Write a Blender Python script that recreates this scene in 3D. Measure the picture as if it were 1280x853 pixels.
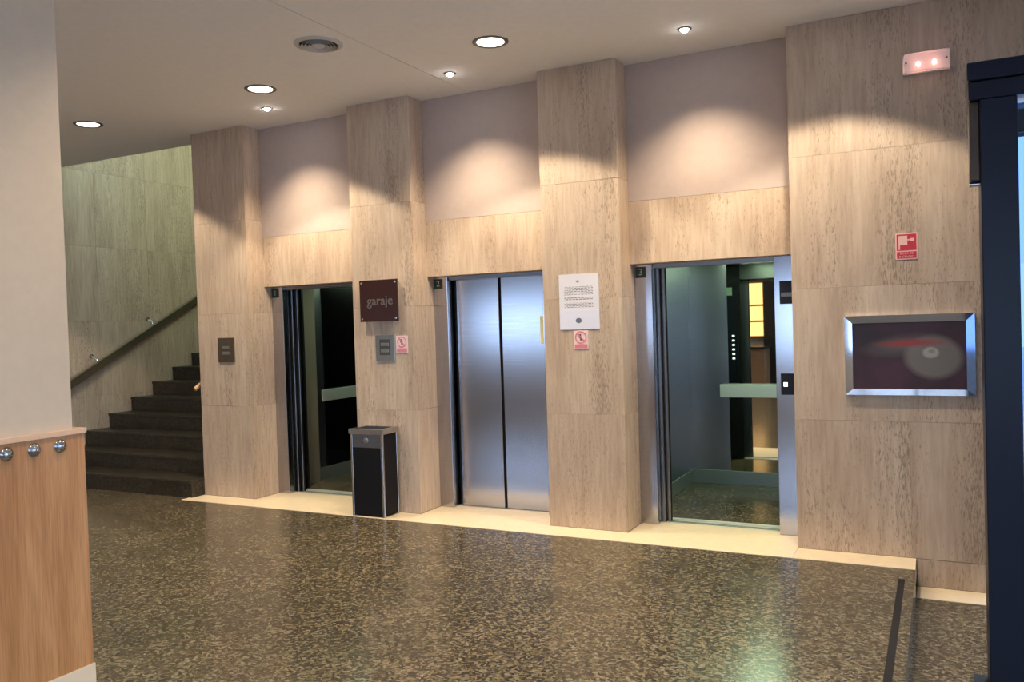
import bpy, bmesh, math, random
from mathutils import Matrix, Vector
random.seed(7)
for o in list(bpy.data.objects): bpy.data.objects.remove(o)
SC = bpy.context.scene
COL = SC.collection
R = math.radians

# ------------------------------------------------------------------ camera
YAW, PITCH, ROLL, FPX = .4717, -.022, -.0314, 1049.1
fw = Vector((-math.sin(YAW)*math.cos(PITCH), math.cos(YAW)*math.cos(PITCH), math.sin(PITCH)))
rt = Vector((math.cos(YAW), math.sin(YAW), 0)); up = rt.cross(fw)
r2 = rt*math.cos(ROLL)+up*math.sin(ROLL); u2 = -rt*math.sin(ROLL)+up*math.cos(ROLL)
cam = bpy.data.cameras.new('camera'); camo = bpy.data.objects.new('camera', cam); COL.objects.link(camo)
cam.sensor_width = 36; cam.lens = FPX/1280*36; cam.clip_start = .05
m = Matrix((r2, u2, -fw)).transposed().to_4x4(); m.translation = (0, -6.1763, 1.6659)
camo.matrix_world = m
SC.camera = camo

# ------------------------------------------------------------------ world, daylight, exposure
w = bpy.data.worlds.new('world'); SC.world = w; w.use_nodes = True
bg = w.node_tree.nodes['Background']; bg.inputs[0].default_value = (.60, .75, 1.0, 1); bg.inputs[1].default_value = 2.0
vs = SC.view_settings
vs.view_transform = 'Standard'; vs.look = 'None'; vs.gamma = 1; vs.use_curve_mapping = False; vs.exposure = 1.6
DOWN_L = 5.0         # radiance of the visible downlight diffusers
DOWN_W = 60.0        # watts of the beam of each downlight
SPOT_W = 58.0        # watts of each accent spot above a lift
def portal(name, loc, rot, sx, sy):
    l = bpy.data.lights.new(name, 'AREA'); l.shape = 'RECTANGLE'; l.size = sx; l.size_y = sy; l.cycles.is_portal = True
    o = bpy.data.objects.new(name, l); COL.objects.link(o); o.location = loc; o.rotation_euler = rot
portal('window_rear_lobby_offscreen', (-6.7, -9.02, 1.55), (R(90), 0, 0), 4.8, 1.3)
portal('window_rear_entrance_offscreen', (-.35, -9.02, 1.6), (R(90), 0, 0), 5.1, 1.3)
portal('window_right_offscreen', (4.52, -5.3, 1.6), (0, R(90), 0), 3.2, 6.2)  # portal of the unseen right glazing, added to brighten the ceiling
portal('doorway_right_offscreen', (1.3, .12, 1.2), (R(-90), 0, 0), 1.9, 2.8)

# ------------------------------------------------------------------ materials
MATS = {}
class N:
    def __init__(s, name):
        s.m = bpy.data.materials.new(name); s.m.use_nodes = True; s.t = s.m.node_tree
        s.b = s.t.nodes['Principled BSDF']; s.out = s.t.nodes['Material Output']
    def n(s, typ, **k):
        x = s.t.nodes.new(typ)
        for a, v in k.items():
            if a.startswith('i_'):
                key = a[2:]; key = int(key) if key.isdigit() else key.replace('_', ' ')
                x.inputs[key].default_value = v
            else: setattr(x, a, v)
        return x
    def l(s, a, b): s.t.links.new(a, b)
    def ramp(s, fac, stops, interp='LINEAR'):
        x = s.n('ShaderNodeValToRGB'); x.color_ramp.interpolation = interp
        e = x.color_ramp.elements
        while len(e) < len(stops): e.new(.5)
        for i, (p, c) in enumerate(stops): e[i].position = p; e[i].color = (*c, 1) if len(c) == 3 else c
        s.l(fac, x.inputs[0]); return x
    def mix(s, fac, a, b, mode='MIX'):
        x = s.n('ShaderNodeMix', data_type='RGBA', blend_type=mode)
        for v, i in ((fac, 0), (a, 6), (b, 7)):
            if hasattr(v, 'links'): s.l(v, x.inputs[i])
            else: x.inputs[i].default_value = v if i == 0 else (*v, 1)
        return x.outputs[2]
    def coords(s, kind='Object', scale=(1, 1, 1), rnd=0):
        tc = s.n('ShaderNodeTexCoord'); mp = s.n('ShaderNodeMapping'); mp.inputs['Scale'].default_value = scale
        s.l(tc.outputs[kind], mp.inputs[0])
        if rnd:
            oi = s.n('ShaderNodeObjectInfo'); mu = s.n('ShaderNodeVectorMath', operation='MULTIPLY')
            s.l(oi.outputs['Random'], mu.inputs[0]); mu.inputs[1].default_value = (rnd, rnd*.7, rnd*1.3)
            s.l(mu.outputs[0], mp.inputs['Location'])
        return mp.outputs[0]
def plain(name, col, rough=.5, metal=0, spec=.5, noise=0, emit=None, es=0, coat=0):
    k = N(name); k.b.inputs['Base Color'].default_value = (*col, 1); k.b.inputs['Roughness'].default_value = rough
    k.b.inputs['Metallic'].default_value = metal; k.b.inputs['Specular IOR Level'].default_value = spec
    k.b.inputs['Coat Weight'].default_value = coat
    if noise:
        nz = k.n('ShaderNodeTexNoise', i_Scale=18.0, i_Detail=4.0)
        k.l(k.coords(), nz.inputs[0])
        rp = k.ramp(nz.outputs[0], [(.3, tuple(c*(1-noise) for c in col)), (.7, tuple(min(1, c*(1+noise)) for c in col))])
        k.l(rp.outputs[0], k.b.inputs['Base Color'])
    if emit: k.b.inputs['Emission Color'].default_value = (*emit, 1); k.b.inputs['Emission Strength'].default_value = es
    MATS[name] = k.m; return k.m
def travertine(name, base, dark, light, pit):
    k = N(name)
    c1 = k.coords('Object', (5, 5, .8), 9); n1 = k.n('ShaderNodeTexNoise', i_Scale=1.0, i_Detail=6.0, i_Roughness=.62); k.l(c1, n1.inputs[0])
    r1 = k.ramp(n1.outputs[0], [(.3, dark), (.5, base), (.72, light)])
    c2 = k.coords('Object', (150, 150, 26), 9); n2 = k.n('ShaderNodeTexNoise', i_Scale=1.0, i_Detail=5.0, i_Roughness=.6); k.l(c2, n2.inputs[0])
    c3 = k.coords('Object', (4.5, 4.5, .7), 5); n3 = k.n('ShaderNodeTexNoise', i_Scale=1.0, i_Detail=2.0); k.l(c3, n3.inputs[0])
    ad = k.n('ShaderNodeMath', operation='MULTIPLY_ADD'); k.l(n3.outputs[0], ad.inputs[0]); ad.inputs[1].default_value = .42; k.l(n2.outputs[0], ad.inputs[2])
    pr = k.ramp(ad.outputs[0], [(.785, (0, 0, 0)), (.88, (1, 1, 1))])
    c4 = k.coords('Object', (42, 42, 4), 9); n4 = k.n('ShaderNodeTexNoise', i_Scale=1.0, i_Detail=3.0); k.l(c4, n4.inputs[0])
    r4 = k.ramp(n4.outputs[0], [(.3, (.86, .84, .82)), (.65, (1.06, 1.06, 1.06))])
    col = k.mix(1.0, r1.outputs[0], r4.outputs[0], 'MULTIPLY')
    pm = k.n('ShaderNodeMath', operation='MULTIPLY'); k.l(pr.outputs[0], pm.inputs[0]); pm.inputs[1].default_value = .66
    col = k.mix(pm.outputs[0], col, pit)
    k.l(col, k.b.inputs['Base Color']); k.b.inputs['Roughness'].default_value = .42; k.b.inputs['Specular IOR Level'].default_value = .35
    bp = k.n('ShaderNodeBump', i_Strength=.35, i_Distance=.004); bp.invert = True
    k.l(pr.outputs[0], bp.inputs['Height']); k.l(bp.outputs[0], k.b.inputs['Normal'])
    MATS[name] = k.m; return k.m
TRAV = travertine('travertine_stone', (.55, .43, .325), (.46, .345, .255), (.62, .505, .39), (.20, .14, .09))
def granite(name, bright, rough, gscale=62):
    k = N(name)
    c = k.coords('Object'); d = k.n('ShaderNodeTexNoise', i_Scale=30.0, i_Detail=2.0); k.l(c, d.inputs[0])
    mv = k.mix(.035, (0, 0, 0), (0, 0, 0)); 
    vm = k.n('ShaderNodeVectorMath', operation='MULTIPLY_ADD'); k.l(d.outputs[1], vm.inputs[0]); vm.inputs[1].default_value = (.03,)*3; k.l(c, vm.inputs[2])
    v = k.n('ShaderNodeTexVoronoi', i_Scale=float(gscale)); k.l(vm.outputs[0], v.inputs[0])
    sp = k.n('ShaderNodeSeparateColor'); k.l(v.outputs['Color'], sp.inputs[0])
    b = bright
    r = k.ramp(sp.outputs[0], [(0, (.030*b, .025*b, .021*b)), (.25, (.062*b, .048*b, .034*b)), (.5, (.125*b, .093*b, .063*b)), (.68, (.15*b, .135*b, .075*b)), (.82, (.23*b, .185*b, .132*b)), (.92, (.27*b, .235*b, .175*b)), (1, (.17*b, .11*b, .075*b))])
    n2 = k.n('ShaderNodeTexNoise', i_Scale=160.0, i_Detail=3.0); k.l(c, n2.inputs[0])
    r2_ = k.ramp(n2.outputs[0], [(.36, (.66, .66, .64)), (.62, (1.12, 1.12, 1.1))])
    n3 = k.n('ShaderNodeTexNoise', i_Scale=2.2, i_Detail=3.0); k.l(c, n3.inputs[0])
    r3_ = k.ramp(n3.outputs[0], [(.35, (.82, .84, .8)), (.65, (1.1, 1.07, 1.0))])
    col = k.mix(1.0, r.outputs[0], r2_.outputs[0], 'MULTIPLY'); col = k.mix(1.0, col, r3_.outputs[0], 'MULTIPLY')
    k.l(col, k.b.inputs['Base Color']); k.b.inputs['Roughness'].default_value = rough; k.b.inputs['Specular IOR Level'].default_value = .7
    MATS[name] = k.m; return k.m
GRAN = granite('polished_granite', .88, .19, 70)
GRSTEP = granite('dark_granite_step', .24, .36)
def steel(name, col, rough, streak=.10, aniso=.5):
    k = N(name); c = k.coords('Object', (2, 2, 260)); n = k.n('ShaderNodeTexNoise', i_Scale=1.0, i_Detail=3.0); k.l(c, n.inputs[0])
    r = k.ramp(n.outputs[0], [(.3, tuple(x*(1-streak) for x in col)), (.7, tuple(min(1, x*(1+streak)) for x in col))])
    k.l(r.outputs[0], k.b.inputs['Base Color']); k.b.inputs['Metallic'].default_value = 1; k.b.inputs['Roughness'].default_value = rough
    MATS[name] = k.m; return k.m
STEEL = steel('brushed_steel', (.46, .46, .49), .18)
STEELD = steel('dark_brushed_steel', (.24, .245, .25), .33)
CABST = steel('cab_steel', (.42, .44, .44), .27)
CHROME = plain('chrome', (.82, .83, .86), .06, 1)
MIRROR = plain('mirror_glass', (.62, .64, .60), .015, 1)
DMIRROR = plain('smoked_mirror', (.055, .05, .05), .03, 1)  # dark tint holds the dim interior this mirror would reflect
PLASTER = plain('mauve_plaster', (.47, .385, .345), .85, noise=.03)
CEILM = plain('ceiling_paint', (.82, .81, .80), .9, noise=.02)
COLM = plain('column_plaster', (.55, .44, .325), .85, noise=.03)
REARM = plain('rear_wall_paint', (.50, .44, .36), .85, noise=.04)
CREAM = plain('cream_marble', (.78, .645, .45), .32, noise=.05)
SKIRT = plain('cream_baseboard', (.68, .55, .39), .4)
DARK = plain('dark_core', (.20, .165, .12), .9)
BLACKR = plain('black_rubber_strip', (.022, .018, .016), .8, spec=.1)
NAVY = plain('dark_anodised_frame', (.004, .008, .022), .38, .0, .28)
BRONZE = plain('bronze_housing', (.055, .038, .028), .35)
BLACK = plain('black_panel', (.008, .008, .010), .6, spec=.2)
BLK2 = plain('cab_black_panel', (.012, .012, .012), .25)
BINST = steel('bin_steel', (.55, .54, .53), .22)
BROWN = plain('dark_brown_plate', (.035, .012, .010), .22)
GREYT = plain('grey_lettering', (.12, .10, .095), .5)
GREENP = plain('dark_green_plate', (.012, .03, .02), .35)
PALEG = plain('pale_green_digit', (.35, .48, .40), .5)
WHITE = plain('white_plastic', (.78, .78, .78), .4)
RED = plain('sign_red', (.55, .025, .05), .45)
PINKW = plain('sign_pale_print', (.85, .50, .45), .45)
PINKS = plain('sign_pale_pink', (.82, .62, .62), .5)
PINKR = plain('sign_faded_red', (.72, .22, .26), .5)
INK = plain('sign_ink', (.10, .09, .10), .6)
YEL = plain('yellow_sticker', (.70, .62, .22), .5)
BRASS = plain('brown_metal_handrail', (.24, .19, .12), .28, .8)
PLATE = plain('bronze_call_plate', (.16, .13, .09), .35, .8)
PLATEG = plain('grey_call_plate', (.33, .33, .30), .32, .9)
PLIN = plain('call_plate_inset', (.12, .115, .10), .3, .6)
DISP = plain('dark_display', (.008, .009, .018), .45, spec=.25)
SKM = plain('cab_skirting_metal', (.26, .29, .27), .4, .5)
SILLM = plain('sill_aluminium', (.62, .64, .60), .42, .35)
BTN = plain('lit_button', (.8, .8, .85), .4, emit=(.8, .85, 1), es=1.2)
CBTN = plain('cab_lit_button', (.6, .7, .65), .4, emit=(.75, .9, .8), es=.8)
LAMP = plain('downlight_diffuser', (.9, .9, .9), .5, emit=(1, .90, .76), es=DOWN_L)
BULB = plain('spot_bulb', (.9, .9, .9), .5, emit=(1, .97, .95), es=45)
RIM = plain('grey_lamp_rim', (.16, .155, .15), .4, .6)
VENTM = plain('grey_vent_metal', (.52, .52, .53), .5, .2)
VENTB = plain('vent_black', (.012, .012, .012), .8)
CABL = plain('cab_light_panel', (.9, .9, .9), .5, emit=(.70, 1, .64), es=3.4)
CABL1 = plain('cab_dim_light_panel', (.9, .9, .9), .5, emit=(.72, 1, .68), es=1.3)
FLUO = plain('stair_lamp_tube', (.9, .9, .9), .5, emit=(.78, 1, .62), es=34)
EMR = plain('red_glowing_bulb', (.9, .5, .5), .4, emit=(1, .55, .45), es=7)
WARM = plain('warm_backlit_panel', (.9, .6, .3), .5, emit=(1, .56, .20), es=.9)
SOFA = plain('brown_desk_front', (.22, .13, .07), .5, noise=.1)
PAVE = plain('street_pavement', (.58, .58, .60), .8, noise=.1)
def cover():
    k = N('emergency_light_cover'); k.b.inputs['Base Color'].default_value = (.86, .80, .78, 1); k.b.inputs['Roughness'].default_value = .35
    tr = k.n('ShaderNodeBsdfTransparent'); tr.inputs[0].default_value = (1, .92, .90, 1)
    mx = k.n('ShaderNodeMixShader'); mx.inputs[0].default_value = .25
    k.l(k.b.outputs[0], mx.inputs[1]); k.l(tr.outputs[0], mx.inputs[2]); k.l(mx.outputs[0], k.out.inputs[0])
    return k.m
COVER = cover()
def glass(name='clear_glass', tint=(.90, .95, 1, 1)):
    k = N(name); tr = k.n('ShaderNodeBsdfTransparent'); tr.inputs[0].default_value = tint
    gl = k.n('ShaderNodeBsdfGlossy'); gl.inputs['Roughness'].default_value = .02
    fr = k.n('ShaderNodeFresnel'); fr.inputs[0].default_value = 1.45
    mx = k.n('ShaderNodeMixShader'); k.l(fr.outputs[0], mx.inputs[0]); k.l(tr.outputs[0], mx.inputs[1]); k.l(gl.outputs[0], mx.inputs[2]); k.l(mx.outputs[0], k.out.inputs[0])
    return k.m
GLASS = glass()
GLASSB = glass('blue_tinted_glass', (.30, .40, .56, 1))
def wood():
    k = N('oak_veneer'); c = k.coords('Object', (9, 9, .8)); n = k.n('ShaderNodeTexNoise', i_Scale=1.0, i_Detail=6.0, i_Roughness=.6, i_Distortion=.6); k.l(c, n.inputs[0])
    r = k.ramp(n.outputs[0], [(.3, (.35, .155, .050)), (.5, (.44, .21, .080)), (.7, (.52, .27, .115))])
    c2 = k.coords('Object', (180, 180, 6)); n2 = k.n('ShaderNodeTexNoise', i_Scale=1.0, i_Detail=2.0); k.l(c2, n2.inputs[0])
    q = k.ramp(n2.outputs[0], [(.35, (.85, .83, .8)), (.6, (1.05, 1.05, 1.05))])
    k.l(k.mix(1.0, r.outputs[0], q.outputs[0], 'MULTIPLY'), k.b.inputs['Base Color']); k.b.inputs['Roughness'].default_value = .45
    return k.m
OAK = wood()
CAPM = plain('oak_cap', (.66, .42, .26), .4, noise=.05)
def paper():
    k = N('printed_notice'); tc = k.n('ShaderNodeTexCoord'); mp = k.n('ShaderNodeMapping'); mp.inputs['Rotation'].default_value = (R(-90), 0, 0)
    k.l(tc.outputs['Object'], mp.inputs[0])
    br = k.n('ShaderNodeTexBrick', i_Scale=1.0, i_Mortar_Size=.0032, i_Brick_Width=.030, i_Row_Height=.0125, i_Mortar_Smooth=.2)
    br.inputs['Color1'].default_value = (.10, .10, .13, 1); br.inputs['Color2'].default_value = (.32, .32, .36, 1); br.inputs['Mortar'].default_value = (.74, .73, .80, 1)
    k.l(mp.outputs[0], br.inputs[0])
    sx = k.n('ShaderNodeSeparateXYZ'); k.l(tc.outputs['Object'], sx.inputs[0])
    def band(sock, a, b_):
        g = k.n('ShaderNodeMath', operation='GREATER_THAN'); k.l(sock, g.inputs[0]); g.inputs[1].default_value = a
        l = k.n('ShaderNodeMath', operation='LESS_THAN'); k.l(sock, l.inputs[0]); l.inputs[1].default_value = b_
        x = k.n('ShaderNodeMath', operation='MULTIPLY'); k.l(g.outputs[0], x.inputs[0]); k.l(l.outputs[0], x.inputs[1]); return x.outputs[0]
    def math(a, b_, op):
        x = k.n('ShaderNodeMath', operation=op); k.l(a, x.inputs[0]); k.l(b_, x.inputs[1]); return x.outputs[0]
    zz = math(math(band(sx.outputs[2], .055, .12), band(sx.outputs[2], .012, .038), 'ADD'), band(sx.outputs[2], -.045, -.008), 'ADD')
    f = math(zz, band(sx.outputs[0], -.125, .12), 'MULTIPLY')
    k.l(k.mix(f, (.74, .73, .80), br.outputs[0]), k.b.inputs['Base Color']); k.b.inputs['Roughness'].default_value = .35
    return k.m
PAPER = paper()
def picture():      # abstract print: dark maroon ground, grey swirl with a pale core, red streak
    k = N('abstract_print'); tc = k.n('ShaderNodeTexCoord')
    def ell(cx, cz, rx, rz, rot, soft):
        mp = k.n('ShaderNodeMapping', vector_type='TEXTURE'); mp.inputs['Location'].default_value = (cx, 0, cz); mp.inputs['Rotation'].default_value = (0, rot, 0); mp.inputs['Scale'].default_value = (rx, 1, rz)
        k.l(tc.outputs['Object'], mp.inputs[0])
        sp = k.n('ShaderNodeSeparateXYZ'); k.l(mp.outputs[0], sp.inputs[0]); cb = k.n('ShaderNodeCombineXYZ'); k.l(sp.outputs[0], cb.inputs[0]); k.l(sp.outputs[2], cb.inputs[2])
        ln = k.n('ShaderNodeVectorMath', operation='LENGTH'); k.l(cb.outputs[0], ln.inputs[0])
        return k.ramp(ln.outputs['Value'], [(max(0, 1-soft), (1, 1, 1)), (1, (0, 0, 0))]).outputs[0]
    def sc(x, f):
        q = k.n('ShaderNodeMath', operation='MULTIPLY'); k.l(x, q.inputs[0]); q.inputs[1].default_value = f; return q.outputs[0]
    nz = k.n('ShaderNodeTexNoise', i_Scale=3.0, i_Detail=3.0); k.l(tc.outputs['Object'], nz.inputs[0])
    base = k.ramp(nz.outputs[0], [(.35, (.028, .024, .03)), (.65, (.075, .035, .05))]).outputs[0]
    c = k.mix(sc(ell(-.02, .07, .30, .085, -.12, .8), .7), base, (.13, .125, .115))
    c = k.mix(sc(ell(.15, -.01, .19, .155, .1, .25), .85), c, (.185, .175, .165))
    c = k.mix(sc(ell(.02, .085, .26, .035, -.03, .7), .85), c, (.30, .05, .05))
    c = k.mix(sc(ell(.135, .02, .055, .042, 0, .3), .8), c, (.38, .38, .35))
    c = k.mix(sc(ell(.14, .028, .025, .016, 0, .5), .7), c, (.18, .19, .17))
    k.l(c, k.b.inputs['Base Color']); k.b.inputs['Roughness'].default_value = .4; k.b.inputs['Specular IOR Level'].default_value = .2
    return k.m
PRINT = picture()

# ------------------------------------------------------------------ builders
ORG = {}
def _link(name, me, mat, parent, org):
    o = bpy.data.objects.new(name, me); COL.objects.link(o)
    if mat: me.materials.append(mat)
    if parent is not None:
        po = ORG[parent]; o.parent = parent; o.location = Vector(org)-po
    else: o.location = org
    ORG[o] = Vector(org)
    return o
def tag(o, label=None, cat=None, group=None, kind=None):
    for k, v in (('label', label), ('category', cat), ('group', group), ('kind', kind)):
        if v: o[k] = v
    return o
def thing(name, loc, label=None, cat=None, group=None, kind=None):
    o = bpy.data.objects.new(name, None); COL.objects.link(o); o.location = loc; o.empty_display_size = .1
    ORG[o] = Vector(loc); return tag(o, label, cat, group, kind)
def boxes(name, lst, mat, parent=None, bevel=0, seg=1, kind=None, rot=None):
    """one mesh from axis-aligned boxes (x0,x1,y0,y1,z0,z1) in world metres; origin at the middle of the whole"""
    lo = Vector([min(min(b[2*i], b[2*i+1]) for b in lst) for i in range(3)]); hi = Vector([max(max(b[2*i], b[2*i+1]) for b in lst) for i in range(3)])
    c = (lo+hi)/2
    bm = bmesh.new()
    for b in lst:
        g = bmesh.ops.create_cube(bm, size=1)
        for v in g['verts']:
            v.co = Vector((b[0]+(v.co.x+.5)*(b[1]-b[0]), b[2]+(v.co.y+.5)*(b[3]-b[2]), b[4]+(v.co.z+.5)*(b[5]-b[4])))-c
    if bevel: bmesh.ops.bevel(bm, geom=bm.edges[:], offset=bevel, segments=seg, affect='EDGES', profile=.7)
    me = bpy.data.meshes.new(name); bm.to_mesh(me); bm.free()
    o = _link(name, me, mat, parent, c)
    if kind: o['kind'] = kind
    return o
def box(name, x0, x1, y0, y1, z0, z1, mat, parent=None, bevel=0, seg=1, kind=None): return boxes(name, [(x0, x1, y0, y1, z0, z1)], mat, parent, bevel, seg, kind)
def lathe(name, prof, org, mat, parent=None, axis='Z', seg=32, smooth=True):
    """profile of (radius, height) turned about an axis through org"""
    bm = bmesh.new(); rings = []
    for r, h in prof:
        ring = []
        for i in range(seg if r > 1e-6 else 1):
            a = 2*math.pi*i/seg; p = (r*math.cos(a), r*math.sin(a), h)
            if axis == 'X': p = (p[2], p[0], p[1])
            if axis == 'Y': p = (p[0], p[2], p[1])
            ring.append(bm.verts.new(p))
        rings.append(ring)
    for a, b in zip(rings, rings[1:]):
        n = max(len(a), len(b))
        for i in range(n):
            q = [a[i % len(a)], a[(i+1) % len(a)], b[(i+1) % len(b)], b[i % len(b)]]
            q = list(dict.fromkeys(q))
            if len(q) > 2:
                try: bm.faces.new(q)
                except ValueError: pass
    bmesh.ops.recalc_face_normals(bm, faces=bm.faces[:])
    me = bpy.data.meshes.new(name); bm.to_mesh(me); bm.free()
    if smooth:
        for p in me.polygons: p.use_smooth = True
        me.set_sharp_from_angle(angle=R(40))
    return _link(name, me, mat, parent, Vector(org))
def tube(name, pts, rad, mat, parent=None, seg=12, sq=None):
    """tube (or sq=(w,h) flat bar) through points"""
    pts = [Vector(p) for p in pts]; c = sum(pts, Vector())/len(pts); bm = bmesh.new(); rings = []
    for i, p in enumerate(pts):
        d = (pts[min(i+1, len(pts)-1)]-pts[max(i-1, 0)]).normalized()
        a = d.cross(Vector((0, 0, 1)));  a = a.normalized() if a.length > 1e-4 else Vector((1, 0, 0)); b = a.cross(d).normalized()
        if sq: off = [a*sq[0]/2*sx+b*sq[1]/2*sy for sx, sy in ((-1, -1), (-.6, -1.15), (.6, -1.15), (1, -1), (1, .8), (.6, 1), (-.6, 1), (-1, .8))]
        else: off = [a*rad*math.cos(2*math.pi*k/seg)+b*rad*math.sin(2*math.pi*k/seg) for k in range(seg)]
        rings.append([bm.verts.new(p-c+q) for q in off])
    for r0, r1 in zip(rings, rings[1:]):
        for k in range(len(r0)): bm.faces.new((r0[k], r0[(k+1) % len(r0)], r1[(k+1) % len(r0)], r1[k]))
    bm.faces.new(rings[0][::-1]); bm.faces.new(rings[-1])
    bmesh.ops.recalc_face_normals(bm, faces=bm.faces[:])
    me = bpy.data.meshes.new(name); bm.to_mesh(me); bm.free()
    if not sq:
        for p in me.polygons: p.use_smooth = True
        me.set_sharp_from_angle(angle=R(50))
    return _link(name, me, mat, parent, c)
def text(name, s, x, y, z, size, mat, parent, sx=1.0, bold=0):
    """lettering facing -Y, centred at (x, z), standing on plane y"""
    cu = bpy.data.curves.new(name, 'FONT'); cu.body = s; cu.size = size; cu.align_x = 'CENTER'; cu.align_y = 'CENTER'; cu.extrude = .0012; cu.offset = bold; cu.resolution_u = 3
    to = bpy.data.objects.new('tmp', cu); COL.objects.link(to)
    dg = bpy.context.evaluated_depsgraph_get(); me = bpy.data.meshes.new_from_object(to.evaluated_get(dg))
    bpy.data.objects.remove(to)
    me.transform(Matrix.Rotation(R(90), 4, 'X') @ Matrix.Diagonal((sx, 1, 1, 1)))
    me.name = name; me.materials.clear()
    return _link(name, me, mat, parent, Vector((x, y, z)))

# ------------------------------------------------------------------ key dimensions (metres; pillar faces are the plane Y = 0)
H = 3.677; CR = .9193; FY = .2276; JY = .3243; LZ = 2.10; LT = 2.595; ZL = -.185
P1 = (-6.735, -6.0415); P2 = (-4.7656, -4.1034); P3 = (-2.8528, -2.1899); XR = -.9247; XS = -.1665; SW = -9.248
ROOM_B = -9.0; ROOM_R = 4.5

# ------------------------------------------------------------------ floor and ceiling
boxes('floor', [(SW, XS, ROOM_B, -.2655, -.2, 0), (SW, -6.778, -.2655, -.1, -.2, 0), (XS, ROOM_R, ROOM_B, -.2505, -.4, ZL), (.305, ROOM_R, -.2505, .15, -.4, ZL), (SW-.2, XS-.005, -.2, 5.8, -.5, -.11), (XS-.005, .40, .021, 5.8, -.5, -.11), (SW-.2, ROOM_R+.1, ROOM_B-.2, .15, -.5, -.41)], GRAN, kind='structure')
tag(box('trim_1', -.2565, -.2195, -5.9, -.505, -.001, .004, BLACKR, bevel=.001), 'black anti-slip strip set along the step edge', kind='structure')
ce = thing('ceiling', (-3, -4, H), kind='structure')
YE = .34
box('ceiling_panel', SW, -3.611, ROOM_B, YE, H, H+.12, CEILM, ce)
box('ceiling_panel', -3.605, ROOM_R, ROOM_B, .9, H, H+.12, CEILM, ce)
box('ceiling_panel', -6.73, -3.611, YE, .9, H, H+.12, CEILM, ce)
box('joint_backing', -3.63, -3.59, ROOM_B, .22, H+.012, H+.03, DARK, ce)

# ------------------------------------------------------------------ travertine pillars and right wall, slab by slab
G = .0007
def slabs(parent, xs, y0, y1, zs):
    for a, b in zip(xs, xs[1:]):
        for c, d in zip(zs, zs[1:]): box('travertine_slab', a+.0002, b-.0002, y0, y1, c+G, d-G, TRAV, parent, .0008)
ZS = [.004]+[CR*i for i in range(1, 4)]+[H-.001]
for i, (a, b) in enumerate((P1, P2, P3)):
    t = thing('pillar', ((a+b)/2, .12, 0), ('travertine pillar between the staircase and the garage lift', 'travertine pillar behind the black litter bin, carrying a dark brown sign', 'travertine pillar with a white paper notice taped to it')[i], 'pillar', kind='structure')
    box('pillar_core', a+.022, b-.022, .022, 1.0 if i == 0 else .60, 0, H-.001, DARK, t)
    slabs(t, [a, b], 0, .02, ZS)
    for c, d in zip(ZS, ZS[1:]):
        box('travertine_slab', b-.02, b, .0215, .60, c+G, d-G, TRAV, t, .0015)
        box('travertine_slab', a, a+.02, .0215, 1.0 if i == 0 else .60, c+G, d-G, TRAV, t, .0015)
wr = thing('wall_right', (-.2, 0, 0), 'travertine wall with red sign and chrome framed print', kind='structure')
box('wall_core', XR+.022, .40, .022, .60, ZL, H-.001, DARK, wr)
box('wall_core', .40, ROOM_R, .022, .2, 2.765, H-.001, DARK, wr)
slabs(wr, [XR, -.19, .40], 0, .02, ZS)
slabs(wr, [.40, 1.2, 2.0, 2.8, 3.6, ROOM_R], 0, .02, [2.76, H-.001])
slabs(wr, [XS+.002, .40], 0, .02, [ZL+.004, .002])
slabs(wr, [2.3, 3.1, 3.9, ROOM_R], 0, .02, [ZL+.004, CR, CR*2, 2.76])
box('wall_core', 2.3, ROOM_R, .022, .2, ZL, 2.764, DARK, wr)
for c, d in zip(ZS, ZS[1:]): box('travertine_slab', XR, XR+.02, .0215, .60, c+G, d-G, TRAV, wr, .0015)

# cream marble threshold band
tb = thing('trim_2', (-3.5, -.1, 0), 'cream marble threshold band along the foot of the pillars', kind='structure')
for a, b in ((-6.776, -6.0415), (P2[0], P2[1]), (P3[0], P3[1]), (XR, XS)):
    box('marble_slab', a+.001, b-.001, -.265, -.0005, -.1, .003, CREAM, tb, .001)
for a, b in ((-6.0415, P2[0]), (P2[1], P3[0]), (P3[1], XR)):
    box('marble_slab', a+.001, b-.001, -.265, .418, -.1, .003, CREAM, tb, .001)
tl = thing('trim_3', (0, -.1, ZL), 'short cream marble band on the lower floor under the framed print', kind='structure')
box('marble_slab', XS+.001, .304, -.25, -.0005, -.4, ZL+.003, CREAM, tl, .001)

# fascia above each lift: plaster over a travertine lintel
BAYS = ((P1[1], P2[0]), (P2[1], P3[0]), (P3[1], XR))
wb = thing('wall_back', (-3.5, .3, LZ), 'wall over the lifts, mauve plaster above travertine lintels', kind='structure')
for a, b in BAYS:
    box('plaster_fascia', a+.0005, b-.0005, FY, .42, LT+.002, H-.001, PLASTER, wb)
    box('travertine_lintel', a+.0005, b-.0005, FY, .60, LZ, LT-.0005, TRAV, wb, .0012)
    box('wall_core', a+.0005, b-.0005, .43, .60, LT, H-.001, DARK, wb)

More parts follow.
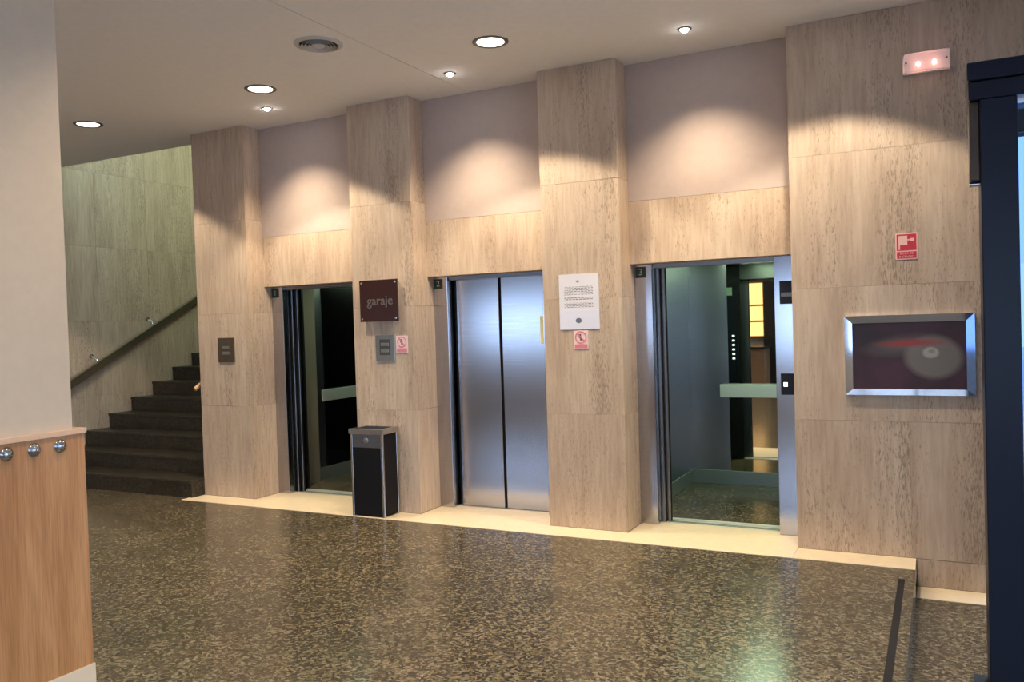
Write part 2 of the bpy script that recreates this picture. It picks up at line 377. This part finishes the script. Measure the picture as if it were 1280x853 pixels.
# ------------------------------------------------------------------ lifts
def lift(i, a, b, open_, cablight, mirror_side, num):
    oL, oR = a+.145, a+1.09
    nm = ('open lift beside the staircase pillar, dim cab inside', 'lift with closed brushed steel doors between two pillars', 'open lift showing a mirror and speckled floor, beside the framed print')[i]
    e = thing('elevator_entrance', ((a+b)/2, JY, 0), nm+', steel door surround', 'elevator', 'lift entrances in the travertine wall')
    z0 = .004
    box('jamb', a+.001, oL, JY, .405, z0, LZ-.001, STEEL, e, .002)
    box('jamb', oR, b-.001, JY, .405, z0, LZ-.001, STEEL, e, .002)
    box('door_header', oL+.001, oR-.001, JY+.03, .42, 2.065, LZ-.001, STEELD, e, .001)
    sl = box('door_sill', oL-.02, oR+.02, .421, .53, -.03, .004, SILLM, e)
    for y in (.445, .475): box('groove', oL-.02, oR+.02, y, y+.012, .0035, .0052, BLACK, sl)
    box('cab_sill', oL, oR, .545, .60, -.03, .004, SILLM, e)
    # sliding panels
    if open_:
        for k in range(2):
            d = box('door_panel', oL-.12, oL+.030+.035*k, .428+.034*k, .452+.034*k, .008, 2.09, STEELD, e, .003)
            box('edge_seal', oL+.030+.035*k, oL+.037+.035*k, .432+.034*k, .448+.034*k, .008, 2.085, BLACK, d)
    else:
        mid = (oL+oR)/2
        box('door_panel', oL+.034, mid-.006, .428, .452, .008, 2.09, STEEL, e, .003)
        box('door_panel', mid+.016, oR+.02, .436, .460, .008, 2.09, STEEL, e, .003)
        box('door_gap_seal', mid-.006, mid+.016, .452, .462, .008, 2.09, BLACK, e)
        box('door_gap_seal', oL+.001, oL+.034, .452, .462, .008, 2.09, STEELD, e)
        box('shaft_blank', oL, oR, .47, .52, .005, 2.09, BLACK, e)
    # lift number plate, display and call button
    p = box('number_plate', a+.012, a+.098, JY-.006, JY, 1.992, 2.08, GREENP, e, .001)
    text('digit', num, a+.056, JY-.008, 2.036, .075, PALEG, p)
    if i == 2:
        q = box('position_display', oR+.04, oR+.14, JY-.012, JY, 1.74, 1.912, DISP, e, .002)
        box('display_band', oR+.05, oR+.13, JY-.0135, JY-.012, 1.795, 1.825, PLIN, q)
        q = box('call_button_panel', oR+.034, oR+.14, JY-.01, JY, 1.062, 1.222, DISP, e, .002)
        box('call_button', oR+.055, oR+.082, JY-.014, JY-.01, 1.125, 1.155, BTN, q)
    if i == 1:
        s = box('yellow_sticker', oR-.075, oR+.02, .424, .428, 1.475, 1.715, YEL, e); s['label'] = 'yellow sticker on the closed door edge'
    if not open_: return
    # cab
    xl, xr_, yf, yb, zc = oL-.2, oL+1.17, .62, 2.15, 2.25
    c = thing('elevator_cab', ((xl+xr_)/2, (yf+yb)/2, 0), ('dim lift cab with smoked mirror on its side wall', '', 'lift cab with mirrored back wall and steel handrail')[i], 'elevator cab', 'lift cabs')
    box('cab_floor', xl, xr_, .602, yb, -.05, 0, GRAN, c)
    box('back_wall', xl, xr_, yb, yb+.03, 0, zc, CABST, c)
    sw = box('side_wall', xl-.03, xl, yf, yb, 0, zc, STEELD, c)
    box('side_wall', xr_, xr_+.03, yf, yb, 0, zc, STEELD if i == 2 else BLK2, c)  # black in the dim cab, so its mirror stays dark
    cl = box('cab_ceiling', xl, xr_, .602, yb, zc, zc+.03, STEELD, c)
    box('light_panel_offscreen', xl+.3, xr_-.3, 1.0, yb-.3, zc-.012, zc, cablight, cl, .004)
    fl = box('front_return', xl, oL+.0, .602, .63, 0, zc, BLK2, c)
    box('front_return', oR, xr_, .602, .63, 0, zc, BLK2, c)
    box('front_header', oL, oR, .602, .63, 2.08, zc, STEELD, c)
    cp = box('control_panel', xl+.03, oL-.03, .63, .64, .75, 2.0, DISP, c, .002)
    for k in range(6): box('floor_button', oL-.10, oL-.072, .64, .648, 1.16+.052*k, 1.18+.052*k, CBTN, cp)
    box('capacity_plate', oL-.19, oL-.09, .64, .645, 1.90, 1.99, PALEG, cp)
    # skirting boards and rails
    box('skirting', xl, xr_, yb-.014, yb, 0, .135, SKM, c, .002)
    box('skirting', xl, xl+.014, yf+.02, yb-.015, 0, .135, SKM, c, .002)
    def rail(pts, axis):
        r = None
        if axis == 'back':
            x0, x1 = pts; r = box('handrail', x0, x1, yb-.075, yb-.06, .868, .995, SILLM, c, .003)
            for x in (x0+.12, x1-.12): tube('rail_bracket', [(x, yb-.06, .93), (x, yb, .93)], .012, CHROME, r)
        else:
            y0, y1 = pts; r = box('handrail', xl+.06, xl+.075, y0, y1, .868, .995, SILLM, c, .003)
            for y in (y0+.12, y1-.12): tube('rail_bracket', [(xl, y, .93), (xl+.06, y, .93)], .012, CHROME, r)
    if mirror_side:
        box('mirror', xl, xl+.008, 1.15, yb-.02, .137, zc-.05, DMIRROR, c)
        rail((1.03, yb-.1), 'side')
    else:
        box('mirror', xl+.385, xr_-.001, yb-.008, yb-.0005, .137, 2.2, MIRROR, c)
        rail((xl+.31, xr_-.05), 'back')
lift(0, *BAYS[0], True, CABL1, True, '1')
lift(1, *BAYS[1], False, None, False, '2')
lift(2, *BAYS[2], True, CABL, False, '3')

# ------------------------------------------------------------------ staircase and stair hall
Y0, TR, RI = -.179, .334, .1731
st = thing('staircase', ((SW+P1[0])/2, Y0, 0), 'dark granite staircase rising beside the first travertine pillar', 'staircase')
NS = 13
for k in range(NS):
    y = Y0+k*TR; xr = P1[0]-.002 if k else P1[0]-.002
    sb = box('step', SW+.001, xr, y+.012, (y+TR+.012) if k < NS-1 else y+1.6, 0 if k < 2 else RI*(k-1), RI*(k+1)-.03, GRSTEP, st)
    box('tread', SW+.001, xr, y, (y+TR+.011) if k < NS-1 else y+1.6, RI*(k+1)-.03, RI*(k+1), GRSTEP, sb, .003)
wl = thing('wall_left', (SW, 0, 0), 'travertine stair wall carrying the handrail', kind='structure')
ys = [ROOM_B]+[-8.25+.75*i for i in range(19)]
ys = [y for y in ys if y < 5.7]+[5.7]
zs = [.002]+[CR*i for i in range(1, 8)]
for a, b in zip(ys, ys[1:]):
    for c, d in zip(zs, zs[1:]):
        if b < .3 and c > H: continue
        box('travertine_slab', SW-.02, SW, a+G, b-G, c+G, d-G, TRAV, wl, .0015)
box('wall_core', SW-.12, SW-.022, ROOM_B, 5.7, 0, 6.5, DARK, wl)
ws = thing('wall_stair_end', (-8, 5.7, 0), kind='structure'); box('wall_panel', SW, -6.6, 5.7, 5.8, 0, 6.5, REARM, ws)
wq = thing('wall_stair_inner', (-6.7, 2, 0), kind='structure'); box('wall_panel', P1[0], P1[0]+.1, 1.001, 5.7, 0, 6.5, REARM, wq)
boxes('trim_4', [(SW, P1[0]+.02, YE, YE+.1, H+.121, 6.5)], REARM, kind='structure')
boxes('ceiling_stair', [(SW, -6.6, YE, 5.8, 6.5, 6.6)], CEILM, kind='structure')
fl = thing('wall_lamp_offscreen', (P1[0], 2.3, 4.3), 'greenish white bulkhead lamp on the inner stair wall', 'wall lamp')
box('lamp_body', P1[0]-.04, P1[0]-.001, 2.0, 2.6, 4.2, 4.4, WHITE, fl, .006); box('lamp_diffuser_offscreen', P1[0]-.09, P1[0]-.041, 2.02, 2.58, 4.22, 4.38, FLUO, fl, .015, 2)
# handrail on the stair wall
hr = thing('handrail', (SW, .3, 1.1), 'slim brown metal handrail climbing the travertine stair wall', 'handrail')
def hz(y): return 1.195+.525*(y-.379)
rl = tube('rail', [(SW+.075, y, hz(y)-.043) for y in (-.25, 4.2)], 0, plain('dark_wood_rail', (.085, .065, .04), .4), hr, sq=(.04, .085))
tube('rail_cap', [(SW+.075, y, hz(y)+.008) for y in (-.25, 4.2)], 0, plain('pale_metal_cap', (.50, .45, .34), .3, .8), rl, sq=(.046, .012))  # pale strip stands for light caught on the rail's top edge
for y in (.60, 1.44, 2.30, 3.2):
    br = lathe('bracket_rose', [(0, .0), (.028, .0), (.028, .008), (.0, .012)], (SW, y+.02, hz(y)+.105), CHROME, hr, 'X', 16)
    tube('bracket_arm', [(SW+.008, y+.02, hz(y)+.105), (SW+.05, y+.03, hz(y)+.10), (SW+.075, y+.05, hz(y)+.04)], .008, CHROME, br, 8)
h2 = thing('handrail', (-6.81, 0, 1.05), 'end of a second handrail peeping out behind the first pillar', 'handrail')
tube('rail', [(-6.795, -.02, 1.085), (-6.79, .05, 1.13), (-6.79, .3, 1.26), (-6.79, .95, 1.60)], .022, plain('pale_rail_end', (.55, .34, .18), .35), h2, 10)
tube('bracket_arm', [(-6.79, .3, 1.255), (-6.735, .3, 1.22)], .008, CHROME, h2, 8)

# ------------------------------------------------------------------ column with oak wainscot in the foreground
lc = thing('pillar', (-3.95, -4.1, 0), 'cream plaster column clad in oak wainscot with three chrome knobs', 'pillar', kind='structure')
CX, CY = -3.67, -3.59
box('column_shaft', CX-.62, CX, CY-1.0, CY, 0, H-.001, COLM, lc, .004)
wn = boxes('wainscot', [(-3.669, -3.65, -4.64, -3.548, .095, 1.205), (-4.31, -3.669, -3.589, -3.548, .095, 1.205)], OAK, lc)
boxes('cap_rail', [(-3.6695, -3.642, -4.64, -3.54, 1.205, 1.228), (-4.31, -3.6695, -3.5895, -3.54, 1.205, 1.228)], CAPM, lc)
boxes('baseboard', [(-3.669, -3.644, -4.64, -3.543, 0, .094), (-4.31, -3.669, -3.589, -3.543, 0, .094)], SKIRT, lc)
for i in range(3):
    y = -3.673-.126*i
    lathe('knob', [(0, 0), (.030, 0), (.031, .004), (.028, .009), (.020, .016), (.010, .021), (0, .022)], (-3.65, y, 1.158), plain('dark_chrome', (.34, .34, .36), .08, 1) if i == 0 else MATS['dark_chrome'], wn, 'X', 24)

# ------------------------------------------------------------------ litter bin
bn = thing('litter_bin', (-4.48, -.14, .003), 'square black litter bin with steel corner posts and rim', 'bin')
bx0, bx1, by0, by1, bh = -4.655, -4.31, -.255, -.02, .775
for x in (bx0, bx1-.022):
    for y in (by0, by1-.022): box('corner_post', x, x+.022, y, y+.022, .003, bh-.045, BINST, bn, .002)
box('front_panel', bx0+.0225, bx1-.0225, by0+.005, by0+.015, .02, bh-.165, BLACK, bn)
fp = box('ash_plate', bx0+.0225, bx1-.0225, by0+.004, by0+.016, bh-.163, bh-.046, STEELD, bn, .001)
lathe('plate_boss', [(0, 0), (.028, 0), (.026, -.006), (0, -.010)], ((bx0+bx1)/2, by0+.004, bh-.10), BINST, fp, 'Y', 20)
box('back_panel', bx0+.0225, bx1-.0225, by1-.015, by1-.005, .02, bh-.046, BLACK, bn)
box('side_panel', bx0+.005, bx0+.015, by0+.0225, by1-.0225, .02, bh-.046, BLACK, bn)
box('side_panel', bx1-.015, bx1-.005, by0+.0225, by1-.0225, .02, bh-.046, BLACK, bn)
box('base_panel', bx0+.0225, bx1-.0225, by0+.0225, by1-.0225, .006, .02, BLACK, bn)
boxes('top_rim', [(bx0-.008, bx1+.008, by0-.008, by0+.03, bh-.045, bh), (bx0-.008, bx1+.008, by1-.03, by1+.006, bh-.045, bh), (bx0-.008, bx0+.03, by0+.03, by1-.03, bh-.045, bh), (bx1-.03, bx1+.008, by0+.03, by1-.03, bh-.045, bh)], BINST, bn)
box('ash_tray', bx0+.031, bx1-.031, by0+.031, by1-.031, bh-.04, bh-.028, BLACK, bn)

# ------------------------------------------------------------------ wall fittings
def plate(name, x0, x1, z0, z1, mat, inset, label, lines):
    t = thing(name, ((x0+x1)/2, 0, z0), label, 'call panel')
    box('face_plate', x0, x1, -.012, -.0005, z0, z1, mat, t, .003)
    q = box('inset', x0+.045, x1-.045, -.0145, -.012, z0+.05, z1-.04, inset, t, .001)
    for k in range(lines): box('button', x0+.06, x1-.06, -.018, -.0145, z0+.075+.055*k, z0+.105+.055*k, PLATEG, q, .002)
    return t
plate('call_panel', -6.462, -6.245, 1.359, 1.603, PLATE, PLIN, 'small bronze call panel on the pillar by the staircase', 2)
plate('call_panel', -4.523, -4.318, 1.36, 1.593, PLATEG, PLIN, 'small grey call panel under the dark brown sign', 2)
gs = thing('wall_sign', (-4.445, 0, 1.712), 'dark brown square sign lettered garaje on the pillar', 'sign')
gp = box('sign_plate', -4.651, -4.237, -.052, -.042, 1.712, 2.084, BROWN, gs, .002)
text('lettering', 'garaje', -4.43, -.053, 1.895, .118, GREYT, gp, 1.0, .001)
for x in (-4.625, -4.263):
    for z in (1.738, 2.058):
        tube('standoff', [(x, -.042, z), (x, -.0005, z)], .008, CHROME, gs, 10); lathe('pin_cap', [(0, -.006), (.009, -.005), (.011, 0), (0, 0)], (x, -.052, z), CHROME, gs, 'Y', 14)
nt = thing('notice', (-2.542, 0, 1.595), 'white printed paper notice on the middle pillar', 'notice')
pp = box('paper_sheet', -2.711, -2.373, -.004, -.0005, 1.595, 2.034, PAPER, nt)
ps = box('lower_sheet', -2.711, -2.373, -.0052, -.004, 1.595, 1.748, plain('bluish_white_paper', (.74, .76, .90), .35), nt)
em = lathe('printed_emblem', [(0, -.0008), (.026, -.0008), (.026, 0), (0, 0)], (-2.548, -.0052, 1.665), plain('emblem_print', (.13, .18, .24), .5), ps, 'Y', 20)
em.scale = (1, 1, .8)
e2 = lathe('printed_crest', [(0, -.0008), (.014, -.0008), (.014, 0), (0, 0)], (-2.55, -.004, 1.975), plain('crest_print', (.35, .33, .36), .5), pp, 'Y', 16)
e2.scale = (1.1, 1, .7)
def prohib(x0, x1, z0, z1, label):
    t = thing('safety_sign', ((x0+x1)/2, 0, z0), label, 'sign')
    s = box('sign_plate', x0, x1, -.004, -.0005, z0, z1, PINKS, t, .0008)
    cx, cz, rr = (x0+x1)/2, z0+(z1-z0)*.64, (x1-x0)*.40
    lathe('prohibition_ring', [(rr*.80, -.0055), (rr, -.0055), (rr, -.004), (rr*.80, -.004), (rr*.80, -.0055)], (cx, 0, cz), PINKR, s, 'Y', 32)
    b = box('slash', cx-rr*.85, cx+rr*.85, -.0055, -.004, cz-rr*.09, cz+rr*.09, PINKR, s); b.rotation_euler.y = R(45)
    boxes('figure', [(cx-rr*.15, cx+rr*.2, -.0050, -.004, cz-rr*.5, cz+rr*.1), (cx-rr*.35, cx+rr*.05, -.0050, -.004, cz-rr*.1, cz+rr*.5)], INK, s)
    box('red_band', x0+.008, x1-.008, -.005, -.004, z0+.008, z0+(z1-z0)*.26, PINKR, s)
prohib(-2.597, -2.473, 1.438, 1.585, 'small pink and white prohibition sign below the paper notice')
prohib(-4.305, -4.181, 1.427, 1.579, 'small pink and white prohibition sign beside the grey call panel')
fs = thing('fire_sign', (-.187, 0, 2.0), 'red fire hose sign on the travertine wall', 'sign')
f1 = box('sign_plate', -.254, -.120, -.006, -.0005, 2.002, 2.178, PINKW, fs, .001)
box('red_field', -.246, -.128, -.0068, -.006, 2.062, 2.170, RED, f1); box('red_caption_band', -.246, -.128, -.0068, -.006, 2.010, 2.054, RED, f1)
boxes('hose_pictogram', [(-.236, -.182, -.0076, -.0068, 2.098, 2.160), (-.236, -.226, -.0076, -.0068, 2.068, 2.098), (-.182, -.160, -.0076, -.0068, 2.128, 2.136), (-.165, -.140, -.0076, -.0068, 2.122, 2.142)], PINKW, f1)
text('caption', 'BOCA DE', -.187, -.0072, 2.043, .019, PINKW, f1); text('caption', 'INCENDIO', -.187, -.0072, 2.021, .019, PINKW, f1)
# framed print with bevelled chrome frame
fr = thing('picture_frame', (-.19, 0, 1.10), 'dark abstract print in a wide chrome frame on the travertine wall', 'picture')
X0, X1, Z0, Z1, FWD = -.583, .201, 1.10, 1.636, .050
def bar(name, q):
    bm = bmesh.new(); vs_ = [bm.verts.new(p) for p in q]
    # q: outer a, outer b, inner b, inner a (front raised edge), then matching wall points
    for f in ((0, 1, 2, 3), (4, 5, 1, 0), (3, 2, 6, 7), (4, 0, 3, 7), (1, 5, 6, 2), (5, 4, 7, 6)): bm.faces.new([vs_[i] for i in f])
    bmesh.ops.recalc_face_normals(bm, faces=bm.faces[:])
    c = sum((v.co for v in bm.verts), Vector())/8
    for v in bm.verts: v.co -= c
    me = bpy.data.meshes.new(name); bm.to_mesh(me); bm.free(); _link(name, me, CHROME, fr, c)
yo, yi = -.030, -.034
O = [(X0, Z0), (X1, Z0), (X1, Z1), (X0, Z1)]; I = [(X0+FWD, Z0+FWD*.8), (X1-FWD, Z0+FWD*.8), (X1-FWD, Z1-FWD), (X0+FWD, Z1-FWD)]
for k in range(4):
    a, b = O[k], O[(k+1) % 4]; c, d = I[(k+1) % 4], I[k]
    bar('frame_bar', [(a[0], yo, a[1]), (b[0], yo, b[1]), (c[0], yi, c[1]), (d[0], yi, d[1]), (a[0], -.0005, a[1]), (b[0], -.0005, b[1]), (c[0], -.0005, c[1]), (d[0], -.0005, d[1])])
box('print', X0+FWD, X1-FWD, -.030, -.024, Z0+FWD*.8, Z1-FWD, PRINT, fr)
# emergency light
el = thing('emergency_light', (-.048, 0, 3.21), 'pale emergency light with two glowing red bulbs high on the wall', 'emergency light')
box('housing', -.188, .092, -.03, -.0005, 3.212, 3.342, WHITE, el, .006, 2)
box('cover', -.182, .086, -.072, -.031, 3.216, 3.338, COVER, el, .016, 3)
for x in (-.095, .0): lathe('bulb', [(0, -.022), (.010, -.018), (.013, 0), (.010, .016), (0, .020)], (x, -.05, 3.268), EMR, el, 'Y', 14)
for x in (-.166, .07): lathe('screw', [(0, -.003), (.006, -.002), (.007, 0), (0, 0)], (x, -.0722, 3.277), RIM, el, 'Y', 10)

# ------------------------------------------------------------------ ceiling fittings
def downlight(x, y, lab, cone=107, blend=.16, off=''):
    t = thing('downlight'+off, (x, y, H), lab, 'downlight', 'round ceiling downlights')
    lathe('rim', [(.096, 0), (.130, 0), (.130, -.004), (.118, -.010), (.100, -.006), (.096, 0)], (x, y, H), RIM, t, 'Z', 36)
    lathe('diffuser'+off, [(0, -.004), (.096, -.004), (.096, -.0005), (0, -.0005)], (x, y, H), LAMP, t, 'Z', 36)
    l = bpy.data.lights.new('downlight_beam'+off, 'SPOT'); l.energy = DOWN_W; l.color = (1, .85, .64); l.spot_size = R(cone); l.spot_blend = blend; l.shadow_soft_size = .07
    lo = bpy.data.objects.new('downlight_beam'+off, l); COL.objects.link(lo); lo.parent = t; lo.location = (0, 0, -.02)
    for s in (-1, 1): box('spring_clip', x+s*.128-.008, x+s*.128+.008, y-.006, y+.006, H-.006, H-.0005, RIM, t)
for x, lab in ((-7.168, 'round white downlight in the ceiling near the staircase'), (-5.0, 'round white downlight in the ceiling before the garage lift'), (-2.823, 'round white downlight in the ceiling before the middle pillar')):
    downlight(x, -.834, lab)
for y in (-3.0, -5.2, -7.4):
    for x in (-7.168, -5.0, -2.823, -.65, 1.5):
        if (x, y) == (-5.0, -3.0): continue      # would fall inside the view; the photograph shows no lamp there
        downlight(x, y, 'round white downlight in the ceiling of the rear hall', 124, .8, '_offscreen')
downlight(-.65, -.834, 'round white downlight in the ceiling before the framed print', off='_offscreen')
for i, x in enumerate((-5.395, -3.46, -1.55)):
    y = -.34
    t = thing('spotlight', (x, y, H), ('small bright spotlight over the garage lift', 'small bright spotlight over the closed lift doors', 'small bright spotlight over the mirrored lift')[i], 'spotlight', 'accent spotlights over the lifts')
    lathe('rim', [(.030, 0), (.050, 0), (.050, -.003), (.040, -.008), (.030, -.005), (.030, 0)], (x, y, H), RIM, t, 'Z', 24)
    lathe('bulb', [(0, -.020), (.018, -.018), (.028, -.008), (.029, -.0005), (0, -.0005)], (x, y, H), BULB, t, 'Z', 20)
    l = bpy.data.lights.new('spot_beam', 'SPOT'); l.energy = SPOT_W; l.color = (1, .80, .56); l.spot_size = R(100); l.spot_blend = 1.0; l.shadow_soft_size = .03
    lo = bpy.data.objects.new('spot_beam', l); COL.objects.link(lo); lo.parent = t; lo.location = (0, 0, -.03); lo.rotation_euler = (R(8), 0, 0)
vt = thing('air_vent', (-3.876, -1.443, H), 'round grey ring air vent in the ceiling', 'vent')
lathe('flange', [(.135, 0), (.172, 0), (.170, -.006), (.140, -.014), (.135, 0)], (-3.876, -1.443, H), VENTM, vt, 'Z', 40)
lathe('duct_back', [(0, -.001), (.134, -.001), (.134, -.0005), (0, -.0005)], (-3.876, -1.443, H), VENTB, vt, 'Z', 32)
for r in (.120, .096, .072): lathe('ring_vane', [(r-.012, -.004), (r, -.020), (r+.003, -.020), (r-.009, -.004), (r-.012, -.004)], (-3.876, -1.443, H), VENTM, vt, 'Z', 36)
lathe('centre_cone', [(0, -.026), (.030, -.024), (.048, -.014), (.046, -.004), (0, -.004)], (-3.876, -1.443, H), VENTM, vt, 'Z', 28)

# ------------------------------------------------------------------ dark entrance portal on the right, glass behind it
ep = thing('door_1', (.8, -1.7, ZL), 'dark anodised entrance frame with a glass door', kind='structure')
box('post', .182, .333, -1.7, -1.42, ZL, 2.63, NAVY, ep, .004)
box('post', 2.10, 2.25, -1.7, -1.42, ZL, 2.63, NAVY, ep, .004)
lb = box('lintel', .138, 2.30, -1.69, -1.36, 2.632, 2.718, NAVY, ep, .004)
box('lintel_cornice', .134, 2.32, -1.71, -1.34, 2.720, 2.803, NAVY, ep, .004)
box('floor_pivot_plate', .12, .181, -1.72, -1.40, ZL-.002, ZL+.006, BLACK, ep)  # thin black plate on the floor beside the post
cb = box('closer_housing', .139, .181, -1.66, -1.50, 2.262, 2.630, BRONZE, ep, .004)
tube('pivot_pin', [(.136, -1.62, 2.25), (.186, -1.62, 2.25)], .012, CHROME, cb, 12)
for a, b in ((.335, 1.215), (1.218, 2.098)):
    g = box('glass_leaf', a+.004, b-.004, -1.57, -1.558, ZL+.01, 2.62, GLASSB, ep)
    tube('pull_handle', [(b-.1 if a < 1 else a+.1, -1.60, .9), (b-.1 if a < 1 else a+.1, -1.60, 1.5)], .014, CHROME, g, 10)
boxes('trim_5', [(2.25, 2.35, -1.6, .0, ZL, H-.001)], REARM, kind='structure')

# ------------------------------------------------------------------ rest of the hall behind the camera
wv = thing('wall_rear', (-3, ROOM_B, 0), 'rear wall of the hall with shop windows', kind='structure')
for q in ((SW, -9.5+.0, 0, H), ): pass
WX0, WX1, WZ0, WZ1 = -9.1, -4.3, 1.15, 2.2
VX0, VX1, VZ0, VZ1 = -2.9, 2.2, .95, 2.25
boxes('wall_panel', [(SW, VX0, ROOM_B-.2, ROOM_B, WZ1, H), (VX1, ROOM_R, ROOM_B-.2, ROOM_B, WZ1, H), (VX0, VX1, ROOM_B-.2, ROOM_B, VZ1, H), (SW, WX1, ROOM_B-.2, ROOM_B, -.2, WZ0), (WX1, VX0, ROOM_B-.2, ROOM_B, -.4, WZ1), (VX1, ROOM_R, ROOM_B-.2, ROOM_B, -.4, WZ1), (VX0, VX1, ROOM_B-.2, ROOM_B, -.4, VZ0), (SW, WX0, ROOM_B-.2, ROOM_B, WZ0, WZ1)], REARM, wv)
for k in range(6):
    q0, q1, WZ0, WZ1 = ((-9.1, -4.3, 1.15, 2.2), (VX0, VX1, VZ0, VZ1))[k//3]
    a = q0+(q1-q0)/3*(k % 3); b = q0+(q1-q0)/3*(k % 3+1)
    wd = thing('window_%d' % (k+1), ((a+b)/2, ROOM_B-.1, WZ0), kind='structure')
    boxes('window_frame', [(a, a+.05, ROOM_B-.14, ROOM_B-.06, WZ0, WZ1), (b-.05, b, ROOM_B-.14, ROOM_B-.06, WZ0, WZ1), (a+.05, b-.05, ROOM_B-.14, ROOM_B-.06, WZ0, WZ0+.05), (a+.05, b-.05, ROOM_B-.14, ROOM_B-.06, WZ1-.05, WZ1)], NAVY, wd)
    box('pane', a+.05, b-.05, ROOM_B-.105, ROOM_B-.095, WZ0+.05, WZ1-.05, GLASS, wd)
boxes('wall_side', [(ROOM_R, ROOM_R+.1, -2.2, .2, -.4, H), (ROOM_R, ROOM_R+.1, ROOM_B, -8.4, -.4, H), (ROOM_R, ROOM_R+.1, -8.4, -2.2, -.4, .05), (ROOM_R, ROOM_R+.1, -8.4, -2.2, 3.2, H)], REARM, kind='structure')
for k in range(4):  # unseen side windows, added to bring more daylight onto the ceiling
    a = -8.4+1.55*k; b = a+1.55
    wd = thing('window_%d' % (k+7), (ROOM_R, (a+b)/2, .05), kind='structure')
    boxes('window_frame', [(ROOM_R+.01, ROOM_R+.09, a, a+.05, .05, 3.2), (ROOM_R+.01, ROOM_R+.09, b-.05, b, .05, 3.2), (ROOM_R+.01, ROOM_R+.09, a+.05, b-.05, .05, .12), (ROOM_R+.01, ROOM_R+.09, a+.05, b-.05, 3.13, 3.2)], NAVY, wd)
    box('pane', ROOM_R+.045, ROOM_R+.055, a+.05, b-.05, .12, 3.13, GLASS, wd)
wsx = thing('wall_shaft', (-3, 2.7, 0), kind='structure')
box('wall_panel', P1[0]+.11, .40, 2.6, 2.7, -.1, H+.1, REARM, wsx); box('wall_panel', .30, .40, .601, 2.6, -.1, H+.1, REARM, wsx); box('shaft_roof', P1[0]+.11, .40, .901, 2.6, H, H+.1, REARM, wsx)
dp = thing('display_panel', (-3.68, ROOM_B, 1.19), 'warm backlit display panel on the rear wall', 'display')
box('casing', -3.90, -3.46, ROOM_B+.001, ROOM_B+.06, 1.15, 2.42, SOFA, dp)
for z0, z1 in ((1.19, 1.50), (1.54, 1.86), (1.90, 2.38)): box('lit_pane_offscreen', -3.86, -3.50, ROOM_B+.061, ROOM_B+.07, z0, z1, WARM, dp)
tag(box('pillar', -3.42, -3.0, ROOM_B+.3, ROOM_B+.7, 0, H-.001, BLK2), 'black square pillar in the rear hall', 'pillar', kind='structure')
dk = thing('reception_desk', (-4.0, -8.0, 0), 'brown reception desk in the rear hall', 'desk')
box('desk_body', -4.7, -3.3, -8.3, -7.7, 0, .95, SOFA, dk, .004); box('desk_top', -4.75, -3.25, -8.35, -7.65, .951, .99, BLK2, dk, .004)
boxes('ground_outside', [(-40, 40, ROOM_B-30, ROOM_B-.25, -.5, -.3), (.45, 40, .25, 40, -.5, -.25), (ROOM_R+.15, 45, ROOM_B-.2, .2, -.5, -.3)], PAVE, kind='structure')
